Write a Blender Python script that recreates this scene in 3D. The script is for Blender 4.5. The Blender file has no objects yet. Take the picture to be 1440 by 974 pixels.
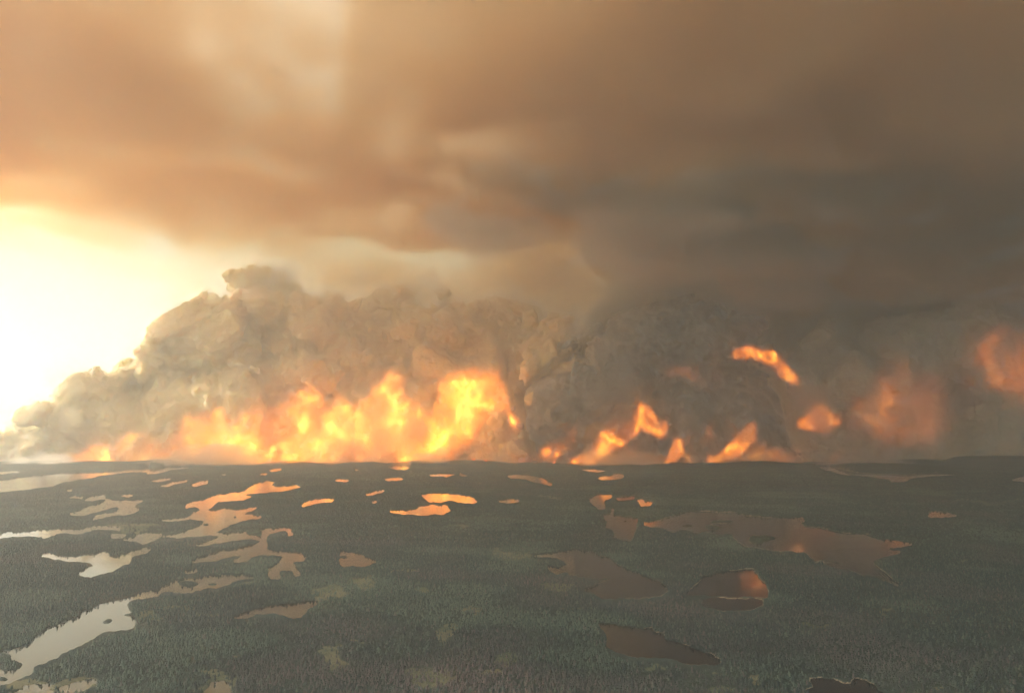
# A wildfire front seen from a small aircraft over lake-strewn boreal forest.
import bpy, math, time
import numpy as np
from mathutils import Vector
S = bpy.context.scene
R = math.radians
T0 = time.time()
# ------------------------------------------------------------------ camera
F, W0, H0 = 1040.0, 1440.0, 974.0          # focal length in picture units, picture size
HORIZON, CAMZ = 600.0, 350.0               # picture row of the horizon, flying height in metres
TILT = math.atan((HORIZON - H0 / 2) / F)
cam = bpy.data.cameras.new('camera'); cam_ob = bpy.data.objects.new('camera', cam); S.collection.objects.link(cam_ob)
cam.sensor_width = 36; cam.lens = F / W0 * 36; cam.clip_start = 1; cam.clip_end = 400000
cam_ob.location = (0, 0, CAMZ); cam_ob.rotation_euler = (R(90) + TILT, 0, 0); S.camera = cam_ob
# ------------------------------------------------------------------ sky and sun
SUN_AZ, SUN_EL = R(-82), R(20)
world = bpy.data.worlds.new('World'); S.world = world; world.use_nodes = True
wt = world.node_tree; sky = wt.nodes.new('ShaderNodeTexSky'); sky.sky_type = 'NISHITA'
sky.sun_disc = False; sky.sun_elevation = SUN_EL; sky.sun_rotation = SUN_AZ
sky.air_density = 3.0; sky.dust_density = 3.0; sky.ozone_density = 1.0
wt.links.new(sky.outputs[0], wt.nodes['Background'].inputs[0]); wt.nodes['Background'].inputs[1].default_value = 0.05
sun = bpy.data.lights.new('sun', 'SUN'); sun_ob = bpy.data.objects.new('sun', sun); S.collection.objects.link(sun_ob)
sun.energy = 5.0; sun.angle = R(0.5); sun.color = (1, .84, .62)
sun_dir = Vector((math.sin(SUN_AZ) * math.cos(SUN_EL), math.cos(SUN_AZ) * math.cos(SUN_EL), math.sin(SUN_EL)))
sun_ob.rotation_euler = (-sun_dir).to_track_quat('-Z', 'Y').to_euler()
vs_ = S.view_settings
vs_.view_transform = 'Standard'; vs_.look = 'None'; vs_.exposure = 2.0; vs_.gamma = 1; vs_.use_curve_mapping = False
cy = S.cycles
cy.max_bounces = 6; cy.diffuse_bounces = 2; cy.glossy_bounces = 2; cy.transmission_bounces = 1; cy.transparent_max_bounces = 8; cy.volume_bounces = 5
cy.volume_step_rate = 3.0; cy.use_denoising = True; cy.use_adaptive_sampling = True; cy.adaptive_threshold = 0.04
cy.time_limit = 720; cy.caustics_reflective = False; cy.caustics_refractive = False

# ------------------------------------------------------------------ helpers
def tag(o, label=None, cat=None, group=None, kind=None):
    for k, v in (('label', label), ('category', cat), ('group', group), ('kind', kind)):
        if v: o[k] = v
    return o
def link(name, data, parent=None):
    o = bpy.data.objects.new(name, data); S.collection.objects.link(o); o.parent = parent
    return o
def ss(a, b, x):
    t = np.clip((x - a) / (b - a), 0, 1); return t * t * (3 - 2 * t)
def spread(L, n, m, axis):
    """cubic B-spline resampling of a lattice of m cells to n samples along one axis"""
    L = np.moveaxis(L, axis, 0)
    t = (np.arange(n) + .5) * m / n; i = np.floor(t).astype(int); f = (t - i).astype(np.float32); out = 0
    for k, w_ in enumerate(((1 - f) ** 3 / 6, (3 * f ** 3 - 6 * f ** 2 + 4) / 6, (-3 * f ** 3 + 3 * f ** 2 + 3 * f + 1) / 6, f ** 3 / 6)):
        out = out + L[i + k] * w_.reshape((-1,) + (1,) * (L.ndim - 1))
    return np.moveaxis(out, 0, axis)
def noise_nd(shape, cells, rg):
    a = rg.standard_normal([c + 4 for c in cells], dtype=np.float32)
    for k in np.argsort([shape[k] / cells[k] for k in range(len(shape))]): a = spread(a, shape[k], cells[k], k)
    return a
def noise3(shape, cells, rg): return 2.2 * noise_nd(shape, cells, rg)
def fbm(shape, size, scale, octs, rg, gain=.5, bill=False, aniso=(1, 1, 1)):
    out = np.zeros(shape, np.float32); amp, tot = 1., 0
    for o in range(octs):
        c = [min(max(1, int(round(size[k] / (scale * aniso[k]) * 2 ** o))), shape[k]) for k in range(3)]
        n = noise3(shape, c, rg); out += amp * (np.abs(n) if bill else n); tot += amp; amp *= gain
    return out / tot
def new_mat(name):
    m = bpy.data.materials.new(name); m.use_nodes = True; t = m.node_tree; t.nodes.clear()
    return m, t, t.nodes.new('ShaderNodeOutputMaterial')
def ray(x, y):
    vx, vz = (x - W0 / 2) / F, (H0 / 2 - y) / F; c, s_ = math.cos(TILT), math.sin(TILT)
    return Vector((vx, c - vz * s_, s_ + vz * c))
def at_height(x, y, z): r = ray(x, y); return r * ((z - CAMZ) / r.z)        # point of the level z seen in that direction
def at_dist(x, y, Y): r = ray(x, y); r = r * (Y / r.y); return (r.x, Y, r.z + CAMZ)
# ------------------------------------------------------------------ land and lakes
# shore outlines: traced on three zoomed strips of the view (offset 0, 480, 960), turned into points on the ground below
LAKES = [
 ('pale lake reaching in from the edge below the bright sky, farthest but one', 0, "-600,150 -300,128 0,105 120,90 250,75 400,68 470,62 520,55 600,50 640,48 700,50 775,47 770,50 700,58 680,65 640,72 600,72 605,65 540,66 470,72 400,82 340,95 270,105 220,118 160,130 60,142 0,148 -300,190 -600,215"),
 ('thin pale lake sliver under the smoke at the far edge', 0, "-200,62 0,64 60,63 95,66 50,70 0,75 -200,80"),
 ('short pond streak above the narrow slanting pond', 0, "622,101 660,95 702,90 694,95 650,103"),
 ('narrow slanting pond beyond the branched lake', 0, "664,123 700,110 772,98 765,103 710,116 690,122"),
 ('peach pond left of the tip of the branched lake', 0, "783,123 820,106 853,101 850,112 820,122 795,126"),
 ('tiny pond below the burning line, between two other ponds', 0, "1068,76 1098,73 1090,80"),
 ('small bright pond close under the flames', 0, "1103,60 1130,53 1157,55 1150,60 1115,65"),
 ('speck of a pond in forest under the flame wall', 0, "903,77 927,77 920,83"),
 ('ragged pale lake with dark peninsulas above the forked lake', 0, "280,237 330,222 360,210 400,200 420,190 445,180 430,174 380,181 343,183 370,170 390,162 425,162 432,172 470,178 500,182 560,182 592,187 560,195 543,206 560,214 582,218 560,230 520,238 480,237 440,246 400,255 376,260 400,247 430,239 470,231 487,220 500,207 480,202 460,210 420,220 380,232 355,241 320,241"),
 ('little pond just beyond the ragged pale lake', 0, "498,164 530,159 550,160 530,167"),
 ('faint pond streak beside the ragged pale lake', 0, "281,170 333,167 327,174 300,174"),
 ('long thin lake running in from the edge', 0, "-400,345 0,322 80,315 180,307 240,303 330,298 400,292 495,290 490,300 430,300 380,303 330,312 270,312 230,315 195,329 150,329 110,322 60,326 0,332 -400,360"),
 ('small pond at the end of the long thin lake', 0, "463,329 490,320 515,322 500,331 470,336"),
 ('heart shaped pond between long thin lake and branched lake', 0, "508,343 550,335 580,325 600,318 662,317 666,326 650,338 620,350 590,359 560,348"),
 ('large branched lake with many arms and wooded points', 0, "1125,106 1100,104 1050,115 1020,130 1000,145 960,155 900,165 850,178 800,188 770,200 770,212 815,212 822,225 790,235 775,248 740,258 660,264 700,267 770,258 800,262 845,270 830,285 800,300 760,315 720,325 665,330 740,330 800,325 860,318 905,322 890,340 840,355 805,364 850,361 920,350 980,340 1040,340 1075,345 1060,358 1010,375 960,385 900,395 850,410 800,425 783,434 830,431 900,418 950,405 990,405 985,418 965,431 1010,429 1030,410 1060,400 1130,400 1165,405 1150,430 1120,455 1100,465 1105,490 1115,501 1145,499 1150,480 1190,472 1200,490 1230,489 1215,460 1200,445 1210,432 1250,425 1255,410 1230,400 1180,395 1130,389 1090,380 1100,360 1092,335 1100,315 1150,305 1180,308 1185,326 1201,323 1196,299 1150,297 1090,304 1040,311 1000,317 940,318 900,314 875,305 910,295 950,280 1000,265 1060,250 1070,244 1010,248 1000,238 1020,225 1057,212 1030,210 1000,218 975,225 930,215 900,222 860,228 845,222 870,205 900,190 950,182 1000,180 1028,171 1000,166 1010,155 1060,152 1110,146 1180,140 1227,128 1222,119 1180,127 1130,129 1108,122"),
 ('peach pond to the side of the branched lake tip', 0, "1235,202 1245,188 1275,182 1300,176 1370,175 1366,183 1310,190 1280,196 1245,205"),
 ('forked lake with three points above the long bright lake', 0, "172,406 200,398 250,412 320,412 380,405 410,395 430,389 440,400 435,415 470,418 510,405 560,388 622,376 605,395 540,410 527,425 525,436 490,451 450,468 410,483 380,493 326,486 360,470 387,450 370,435 320,428 250,422 200,414"),
 ('thin pond between forked lake and branched lake', 0, "755,474 800,462 808,467 770,478"),
 ('long bright lake winding down to the near corner', 0, "-300,900 -100,830 0,802 50,800 90,785 140,755 170,740 180,720 210,700 260,680 320,665 350,640 375,635 400,615 450,600 520,590 560,570 610,550 650,545 700,525 760,505 830,497 900,492 1000,491 1040,497 980,503 950,510 950,520 910,525 880,535 850,530 830,540 780,548 720,552 690,545 660,550 620,570 570,580 530,595 520,620 535,632 500,645 487,656 550,657 557,680 545,695 500,703 440,713 400,727 370,747 340,768 290,787 240,807 200,827 165,842 140,862 130,882 90,897 40,918 0,930 -100,960 -300,1010"),
 ('boot shaped peach lake between near forest slopes', 0, "962,657 1000,645 1060,625 1110,615 1170,610 1230,602 1313,596 1280,615 1255,637 1230,653 1190,659 1160,641 1120,633 1070,641 1020,653"),
 ('bog pool at the bottom edge beside the long bright lake', 0, "40,1000 60,972 90,960 140,950 210,957 240,975 250,1000"),
 ('white bog pool streak above the bottom edge pool', 0, "236,952 280,940 330,925 398,917 352,941 320,956 260,966"),
 ('narrow bog pool streak beside a wider one', 0, "86,946 150,940 204,933 204,950 140,947"),
 ('bright pond cut by the bottom edge, ringed with grass', 0, "820,1010 835,972 845,950 870,930 910,921 937,930 930,945 947,955 937,980 945,1010"),
 ('speck of a pond near the pale far lake', 0, "273,139 292,134 287,142"),
 ('small pond streak under the flame wall', 1, "-20,98 10,96 33,99 20,106 -15,105"),
 ('bright pond close under the tallest flames', 1, "190,50 220,41 280,43 287,50 260,59 215,58"),
 ('thin bright pond below the tallest flames', 1, "176,96 215,91 257,92 240,99 190,103"),
 ('tiny pond speck under the flames', 1, "53,56 77,56 70,61"),
 ('low thin pond under the flames beside a bent one', 1, "358,79 400,75 467,77 440,84 380,85"),
 ('bent pond sliver under the smoke', 1, "483,67 492,75 517,81 500,83 485,79"),
 ('curved rosy pond below the grey smoke', 1, "683,83 720,79 780,83 830,94 868,117 858,127 830,116 790,106 760,93 700,93"),
 ('orange lens shaped lake in the middle of the forest', 1, "333,164 370,157 450,156 500,164 540,177 563,186 540,191 500,187 440,181 410,187 370,186 345,173"),
 ('orange lake with a notched shore, nearest of the middle pair', 1, "190,229 240,225 280,217 308,215 315,206 350,204 432,206 437,222 452,227 400,236 300,237 240,233"),
 ('slanting pond sliver left of the orange lakes', 1, "96,161 130,150 171,141 173,146 130,159 110,166"),
 ('tiny pond left of the orange lakes', 1, "126,189 150,186 150,192"),
 ('rounded peach lake in the middle of the forest', 1, "-5,398 10,392 40,392 75,399 100,407 120,424 146,432 110,443 70,448 40,444 10,451 -10,442 -18,432 0,425 -8,412"),
 ('pair of faint pond streaks in forest right of the lens lake', 1, "645,183 700,178 733,178 735,186 690,189"),
 ('rosy pond below the dark smoke', 1, "1051,91 1080,85 1108,82 1120,73 1147,75 1162,85 1130,94 1070,96"),
 ('faint pond streak close under the grey smoke', 1, "983,56 1030,55 1087,62 1050,66"),
 ('small hooked lake above the mauve bay', 1, "1022,176 1050,157 1102,156 1106,170 1078,180 1072,200 1077,213 1048,213 1033,192"),
 ('thin rosy water beside the hooked lake', 1, "1123,172 1202,167 1197,178 1140,181"),
 ('small rosy pond right of the hooked lake', 1, "1213,181 1240,177 1247,189 1277,190 1262,201 1230,201"),
 ('mauve bay with a narrow spout at its top', 1, "1078,240 1104,240 1109,213 1121,213 1121,244 1170,254 1212,257 1207,285 1202,320 1191,347 1150,336 1113,331 1135,315 1120,300 1088,290 1095,265"),
 ('large dark mauve lake with islands under the brown smoke', 2, "-150,277 -90,270 -55,254 0,238 80,231 210,234 250,244 330,257 420,261 490,254 500,262 480,285 520,298 600,304 680,321 760,324 800,339 900,354 950,359 850,371 820,375 880,392 850,405 780,425 775,445 830,475 892,527 870,517 800,492 740,482 700,462 620,452 540,425 500,390 420,386 360,376 300,372 260,366 230,340 190,312 150,320 100,305 60,312 20,304 0,300 -40,310 -80,292 -145,283"),
 ('mauve brown lake with a pale far shore, middle right', 1, "848,450 900,456 930,446 925,425 880,412 780,403 860,399 940,389 1030,391 1060,409 1110,430 1150,459 1210,475 1250,499 1310,519 1342,545 1300,571 1250,571 1200,576 1150,579 1080,579 1050,561 1008,546 1040,525 1060,516 1117,508 1105,491 1060,489 1000,489 940,486 930,475 880,476 858,466"),
 ('dim mauve lake behind a pale sandbar', 2, "60,520 90,492 180,476 230,470 292,466 312,500 346,550 350,574 330,580 250,571 150,566 90,562 20,566 40,540"),
 ('dark lake in front of the pale sandbar', 2, "80,590 110,580 200,585 333,597 325,606 270,622 150,628 95,612"),
 ('dark slate lake with a pale rim in near forest', 1, "1057,690 1090,689 1130,699 1200,707 1262,707 1280,724 1322,729 1332,755 1400,774 1440,789 1490,809 1547,841 1510,849 1450,846 1400,836 1340,823 1250,816 1180,806 1120,791 1085,771 1090,750 1080,720"),
 ('dark blue lake with a sandy rim cut by the bottom edge', 2, "490,1010 508,962 546,946 529,914 580,909 620,914 660,934 690,939 710,919 760,924 792,935 802,960 850,985 860,1010"),
 ('pink inlet at the foot of the far dark hills', 2, "548,50 600,44 650,59 720,74 800,79 920,81 1050,74 1122,77 1000,85 932,89 917,101 858,104 850,93 760,83 680,79 630,69"),
 ('pale water at the far dark edge', 2, "1358,96 1400,84 1500,80 1500,100 1400,103"),
 ('faint rosy pond alone in the dark forest', 2, "1016,233 1040,227 1137,245 1100,249 1018,246"),
]
ISLANDS = [(0,1043,320,36,13),(0,850,285,17,5),(0,963,255,8,6),(0,796,222,26,9),(0,778,524,44,15),(0,438,678,25,10),(0,44,862,48,22),(0,14,828,42,18),(0,8,918,20,10),(0,870,527,17,7),
 (0,640,52,35,4),(0,1170,488,26,14),(0,420,216,8,4),(0,530,233,9,4),(1,8,418,14,8),(1,1165,272,5,5),(2,165,271,52,8),(2,120,292,26,12),(2,330,342,56,15),(2,300,350,30,14),(2,600,436,45,8),(2,20,290,22,8)]
BOGS = [(1,365,915,85,45),(1,600,893,48,13),(1,425,735,36,32),(1,72,520,42,32),(1,295,575,55,14),(1,240,480,60,10),(1,675,840,28,22),(1,90,757,30,9),(1,1295,875,46,14),(1,560,640,34,10),(1,435,765,22,8),
 (0,605,668,50,22),(0,735,648,80,12),(0,1365,830,42,50),(0,1340,565,52,24),(0,905,930,72,42),(0,955,825,15,10),(0,1010,540,60,8),(0,860,670,60,10),(0,160,950,120,22),(0,310,940,80,30),(0,560,300,110,10),
 (2,170,965,55,14),(2,330,925,20,28),(2,1035,950,30,12),(2,560,700,60,8),(2,130,900,20,8),(1,880,550,75,9),(1,690,410,80,25),(1,470,300,40,8),(2,1170,440,50,6),(2,1240,600,30,8),(2,860,640,40,6),(1,1000,625,40,5),(1,840,175,60,6),(2,1260,190,160,5)]
ROWPX = np.concatenate([np.linspace(603.0, 604.2, 6), np.arange(604.5, 640, .6), np.arange(640, 1030, 1.35)])
COLPX = np.concatenate([-np.geomspace(2000, 520, 12), np.arange(-500, -60, 9), np.arange(-60, 1500, 1.9), np.arange(1500, 1940, 9), 1440 + np.geomspace(520, 2000, 12)])
def zxy(strip, zx, zy): return strip * 480 + zx / 2.9167, 640 + zy / 2.9167
def ground_np(x, y):
    """points of the level ground seen at picture points x, y"""
    vx, vz = (x - W0 / 2) / F, (H0 / 2 - y) / F
    c, s_ = math.cos(TILT), math.sin(TILT)
    dy, dz = c - vz * s_, s_ + vz * c
    k = -CAMZ / dz
    return vx * k, dy * k
def picture_np(X, Y, Z=0.0):
    c, s_ = math.cos(TILT), math.sin(TILT); dz = Z - CAMZ
    d = Y * c + dz * s_; v = -Y * s_ + dz * c
    return W0 / 2 + F * X / d, H0 / 2 - F * v / d
# raster of the lake numbers over the level ground (half-unit cells), shores roughened
RX0, RY0, RS = -320.0, 602.0, 2.0
RW, RH = int((1760 - RX0) * RS), int((1000 - RY0) * RS)
lake_id = np.zeros((RH, RW), np.int16)
gx, gy = np.meshgrid((np.arange(RW) + .5) / RS + RX0, (np.arange(RH) + .5) / RS + RY0)
rg = np.random.default_rng(11)
def noise2(shape, cells, octs, rg, gain=.55):
    out = 0; a = 1.0
    for o in range(octs):
        c = [min(int(cells[0] * 2 ** o), shape[0]), min(int(cells[1] * 2 ** o), shape[1])]
        out = out + a * 2.0 * noise_nd(shape, c, rg); a *= gain
    return out
wob = np.clip((gy - 602) / 120, .12, 1.0)
wx = gx + noise2(gx.shape, (45, 150), 4, rg, .7) * 1.3 * wob; wy = gy + noise2(gx.shape, (45, 150), 4, rg, .7) * .65 * wob
def inside(poly, x, y):
    r = np.zeros(x.shape, bool); n = len(poly)
    for i in range(n):
        (x1, y1), (x2, y2) = poly[i], poly[(i + 1) % n]
        if y1 == y2: continue
        hit = ((y1 > y) != (y2 > y)) & (x < (x2 - x1) * (y - y1) / (y2 - y1) + x1)
        r ^= hit
    return r
for li, (lab, st, pts) in enumerate(LAKES):
    poly = [zxy(st, *map(float, p.split(','))) for p in pts.split()]
    xs, ys = [p[0] for p in poly], [p[1] for p in poly]
    i0, i1 = max(0, int((min(ys) - 4 - RY0) * RS)), min(RH, int((max(ys) + 4 - RY0) * RS))
    j0, j1 = max(0, int((min(xs) - 6 - RX0) * RS)), min(RW, int((max(xs) + 6 - RX0) * RS))
    sl_ = np.s_[i0:i1, j0:j1]
    lake_id[sl_][inside(poly, wx[sl_], wy[sl_])] = li + 1
# the outlines are those of the open water seen over the treetops: the water itself reaches on to the foot of the near shore trees
seen_id = lake_id.copy()
for k in range(1, 10):
    reach = (gy[k:] - 600) * 5.0 / CAMZ * RS >= k
    lake_id[k:] = np.where((lake_id[k:] == 0) & reach, seen_id[:-k], lake_id[k:])
isl = np.zeros(lake_id.shape, bool)
for st, cx, cy, rx, ry in ISLANDS:
    ix, iy = zxy(st, cx, cy); isl |= ((wx - ix) / (rx / 2.9167)) ** 2 + ((wy - iy) / (ry / 2.9167)) ** 2 < 1
bog = np.zeros(lake_id.shape, np.float32)
bx_, by_ = gx + noise2(gx.shape, (40, 100), 4, rg) * 6 * wob, gy + noise2(gx.shape, (40, 100), 4, rg) * 3 * wob
for st, cx, cy, rx, ry in BOGS:
    ix, iy = zxy(st, cx, cy); q = ((bx_ - ix) / (rx / 2.9167)) ** 2 + ((by_ - iy) / (ry / 2.9167)) ** 2
    bog = np.maximum(bog, ss(1.25, .75, q))
def blur(a, n):
    a = a.astype(np.float32)
    for _ in range(n):
        p = np.pad(a, 1, mode='edge'); a = (p[:-2, 1:-1] + p[2:, 1:-1] + 2 * p[1:-1, 1:-1]) / 4
        p = np.pad(a, 1, mode='edge'); a = (p[1:-1, :-2] + p[1:-1, 2:] + 2 * p[1:-1, 1:-1]) / 4
    return a
wet_mask = (lake_id > 0) & ~isl
wet = blur(wet_mask, 2); near_wet = blur(wet_mask, 14)
def look(img, x, y, fill=0.0):
    """bilinear sample of a raster at picture points"""
    u, v = (x - RX0) * RS - .5, (y - RY0) * RS - .5
    ok = (u >= 0) & (u < RW - 2) & (v >= 0) & (v < RH - 2)
    i, j = np.clip(np.floor(v).astype(int), 0, RH - 2), np.clip(np.floor(u).astype(int), 0, RW - 2)
    fv, fu = np.clip(v - i, 0, 1), np.clip(u - j, 0, 1)
    r = (img[i, j] * (1 - fu) + img[i, j + 1] * fu) * (1 - fv) + (img[i + 1, j] * (1 - fu) + img[i + 1, j + 1] * fu) * fv
    return np.where(ok, r, fill)
def hills(X, Y):
    h = 7 * np.sin(X / 310 + 1.3 * np.sin(Y / 420)) * np.sin(Y / 380 + X / 900) + 10 * np.sin(X / 1100 + 2) * np.cos(Y / 1300 + X / 2100)
    h = np.abs(h) * (.25 + .4 * ss(2600, 5000, Y))
    h = h + 26 * ss(5200, 6800, Y) * np.abs(np.sin(X / 430 + .7 * np.sin(X / 170)) * np.sin(X / 910 + 1.0 + Y / 1500)) + 5 * np.sin(X / 95) * np.sin(X / 61) * ss(6000, 6900, Y)
    for hx, hy, hr, hz in HILLS: h = h + hz * np.exp(-((X - hx) / hr) ** 2 - ((Y - hy) / (hr * .35)) ** 2)
    return h
HILLS = [(2350, 6300, 700, 38), (1500, 6500, 500, 14), (3300, 6200, 500, 14), (5400, 7300, 900, 60), (4200, 7500, 700, 25), (6800, 7200, 1200, 70), (-1720, 7020, 130, 30), (-800, 6900, 700, 8), (-3000, 7000, 1200, 8)]
PC, PR = np.meshgrid(COLPX, ROWPX)
TX, TY = ground_np(PC, PR)
tw = look(wet, PC, PR); tnw = look(near_wet, PC, PR); tb = look(bog, PC, PR)
depth_fade = np.clip(TY / 2500, .6, 3)
hh = hills(TX, TY) * np.clip((14000 - TY) / 3000, 0.2, 1)
TZ = np.where(tw > .01, (0.30 - tw) * 2.6 * depth_fade, .75 * depth_fade + hh * ss(.25, .0, tnw))
nr, nc = TX.shape
verts = np.stack([TX, TY, TZ], -1).reshape(-1, 3)
idx = np.arange(nr * nc).reshape(nr, nc)
quads = np.stack([idx[1:, :-1], idx[1:, 1:], idx[:-1, 1:], idx[:-1, :-1]], -1).reshape(-1, 4)
# ground behind the camera, so the sheet closes under it
back = np.array([(x, -60000.0, 0.0) for x in np.linspace(-60000, 60000, nc)]); bi = len(verts) + np.arange(nc)
verts = np.vstack([verts, back]); quads = np.vstack([quads, np.stack([bi[:-1], bi[1:], idx[-1, 1:], idx[-1, :-1]], -1)])
def fast_mesh(name, v, f, smooth=False):
    me = bpy.data.meshes.new(name); f = np.ascontiguousarray(f, np.int32); k = f.shape[1]
    me.vertices.add(len(v)); me.vertices.foreach_set('co', np.ascontiguousarray(v, np.float32).ravel())
    me.loops.add(f.size); me.loops.foreach_set('vertex_index', f.ravel())
    me.polygons.add(len(f)); me.polygons.foreach_set('loop_start', np.arange(0, f.size, k, dtype=np.int32)); me.polygons.foreach_set('loop_total', np.full(len(f), k, np.int32))
    if smooth: me.polygons.foreach_set('use_smooth', np.ones(len(f), bool))
    me.update(); me.validate() if False else None
    return me
def attr(me, name, vals):
    a = me.attributes.new(name, 'FLOAT', 'POINT'); a.data.foreach_set('value', np.ascontiguousarray(vals, np.float32).ravel())
# --- materials of the land
def mix(t, a, b, fac):
    n = t.nodes.new('ShaderNodeMix'); n.data_type = 'RGBA'
    for s_, v in (('Factor_Float', fac), ('A_Color', a), ('B_Color', b)):
        i = next(x for x in n.inputs if x.identifier == s_)
        if hasattr(v, 'links') or hasattr(v, 'is_linked'): t.links.new(v, i)
        else: i.default_value = v if s_ == 'Factor_Float' else (*v, 1)
    return next(x for x in n.outputs if x.identifier == 'Result_Color')
def tex(t, scale, detail=6, rough=.6, vec=None, lo=.4, hi=.6):
    if vec is None: g = t.nodes.new('ShaderNodeNewGeometry'); vec = g.outputs['Position']
    n = t.nodes.new('ShaderNodeTexNoise'); n.inputs['Scale'].default_value = scale; n.inputs['Detail'].default_value = detail; n.inputs['Roughness'].default_value = rough
    t.links.new(vec, n.inputs['Vector'])
    m = t.nodes.new('ShaderNodeMapRange'); m.inputs[1].default_value = lo; m.inputs[2].default_value = hi; t.links.new(n.outputs['Fac'], m.inputs[0])
    return m.outputs[0]
def attr_node(t, name): a = t.nodes.new('ShaderNodeAttribute'); a.attribute_name = name; return a.outputs['Fac']
def ground_material():
    m, t, out = new_mat('forest_ground'); b = t.nodes.new('ShaderNodeBsdfPrincipled'); b.inputs['Roughness'].default_value = .9; b.inputs['Specular IOR Level'].default_value = 0.05
    c = mix(t, (.028, .046, .052), (.06, .082, .08), tex(t, .012, 8, .7))
    c = mix(t, c, (.12, .108, .102), tex(t, .0016, 5, .6, lo=.52, hi=.72))
    c = mix(t, c, (.040, .056, .052), tex(t, .05, 4, .7, lo=.45, hi=.7))
    bog_c = mix(t, (.17, .17, .125), (.10, .125, .09), tex(t, .008, 6))
    c = mix(t, c, bog_c, attr_node(t, 'bog'))
    c = mix(t, c, (.34, .29, .22), attr_node(t, 'sand'))
    t.links.new(c, b.inputs['Base Color'])
    bp = t.nodes.new('ShaderNodeBump'); bp.inputs['Strength'].default_value = .8; bp.inputs['Distance'].default_value = 6
    t.links.new(tex(t, .06, 5, .7, lo=.2, hi=.8), bp.inputs['Height']); t.links.new(bp.outputs[0], b.inputs['Normal'])
    t.links.new(b.outputs[0], out.inputs[0]); return m
def water_material():
    m, t, out = new_mat('lake_water'); b = t.nodes.new('ShaderNodeBsdfPrincipled')
    b.inputs['Base Color'].default_value = (.012, .014, .020, 1); b.inputs['Roughness'].default_value = .12; b.inputs['IOR'].default_value = 1.42
    g = t.nodes.new('ShaderNodeNewGeometry'); mp = t.nodes.new('ShaderNodeMapping'); mp.inputs['Scale'].default_value = (.25, 1, 1); mp.inputs['Rotation'].default_value = (0, 0, R(-12))
    t.links.new(g.outputs['Position'], mp.inputs[0])
    bp = t.nodes.new('ShaderNodeBump'); bp.inputs['Strength'].default_value = .07; bp.inputs['Distance'].default_value = .3
    t.links.new(tex(t, .05, 5, .6, mp.outputs[0], 0, 1), bp.inputs['Height']); t.links.new(bp.outputs[0], b.inputs['Normal'])
    r_ = t.nodes.new('ShaderNodeMapRange'); r_.inputs[3].default_value = .06; r_.inputs[4].default_value = .13; t.links.new(tex(t, .012, 3, .5, mp.outputs[0], .45, .65), r_.inputs[0]); t.links.new(r_.outputs[0], b.inputs['Roughness'])
    t.links.new(b.outputs[0], out.inputs[0]); return m
def needle_material():
    m, t, out = new_mat('spruce_needles'); b = t.nodes.new('ShaderNodeBsdfPrincipled'); b.inputs['Roughness'].default_value = .8; b.inputs['Specular IOR Level'].default_value = .1
    c = mix(t, (.024, .044, .052), (.095, .135, .115), attr_node(t, 'tint'))
    c = mix(t, c, (.115, .098, .106), attr_node(t, 'dry'))
    t.links.new(c, b.inputs['Base Color']); t.links.new(b.outputs[0], out.inputs[0]); return m
def plain(name, col, rough=.9):
    m, t, out = new_mat(name); b = t.nodes.new('ShaderNodeBsdfPrincipled'); b.inputs['Roughness'].default_value = rough; b.inputs['Specular IOR Level'].default_value = .1
    t.links.new(mix(t, col, tuple(.6 * v for v in col), tex(t, .8, 4)), b.inputs['Base Color']); t.links.new(b.outputs[0], out.inputs[0]); return m
M_ground, M_water, M_needle, M_bark = ground_material(), water_material(), needle_material(), plain('bark', (.07, .055, .045))
me = fast_mesh('ground', verts, quads, True); me.materials.append(M_ground)
sand = ss(.01, .10, tw) * ss(760, 1000, PC) * ss(-.2, .5, noise2(PC.shape, (60, 90), 4, rg)) * np.clip(1 - tb, 0, 1)
z1 = np.zeros(nc)
attr(me, 'bog', np.concatenate([tb.ravel(), z1])); attr(me, 'sand', np.concatenate([sand.ravel(), z1]))
tag(link('ground', me), 'dark rolling forest land strewn with lakes reaching to the horizon', kind='structure')
# --- lakes: level sheets of water, each its own object, the shores of the land dip below them
big = lake_id.copy()
for _ in range(6):
    p = np.pad(big, 1); big = np.max([p[1:-1, 1:-1], p[:-2, 1:-1], p[2:, 1:-1], p[1:-1, :-2], p[1:-1, 2:]], 0)
ci, cj = np.clip(((PR - RY0) * RS).astype(int), 0, RH - 1), np.clip(((PC - RX0) * RS).astype(int), 0, RW - 1)
vid = np.where((PC > RX0 + 1) & (PC < 1758) & (PR > RY0) & (PR < 999), big[ci, cj], 0)
wet_v = tw > .006
cell_wet = wet_v[1:, :-1] | wet_v[1:, 1:] | wet_v[:-1, 1:] | wet_v[:-1, :-1]
cell_id = np.max([vid[1:, :-1], vid[1:, 1:], vid[:-1, 1:], vid[:-1, :-1]], 0) * cell_wet
flat_id = cell_id.ravel(); level = np.stack([TX, TY, np.zeros_like(TX)], -1).reshape(-1, 3); cellq = quads[:len(flat_id)]
for li, (lab, st, pts) in enumerate(LAKES):
    q = cellq[flat_id == li + 1]
    if not len(q): print('no water', lab); continue
    u, inv = np.unique(q, return_inverse=True)
    me = fast_mesh('lake', level[u], inv.reshape(-1, 4)); me.materials.append(M_water)
    tag(link('lake', me), lab, 'lake', kind='structure')
print('land', nr, nc, time.time() - T0)
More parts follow.
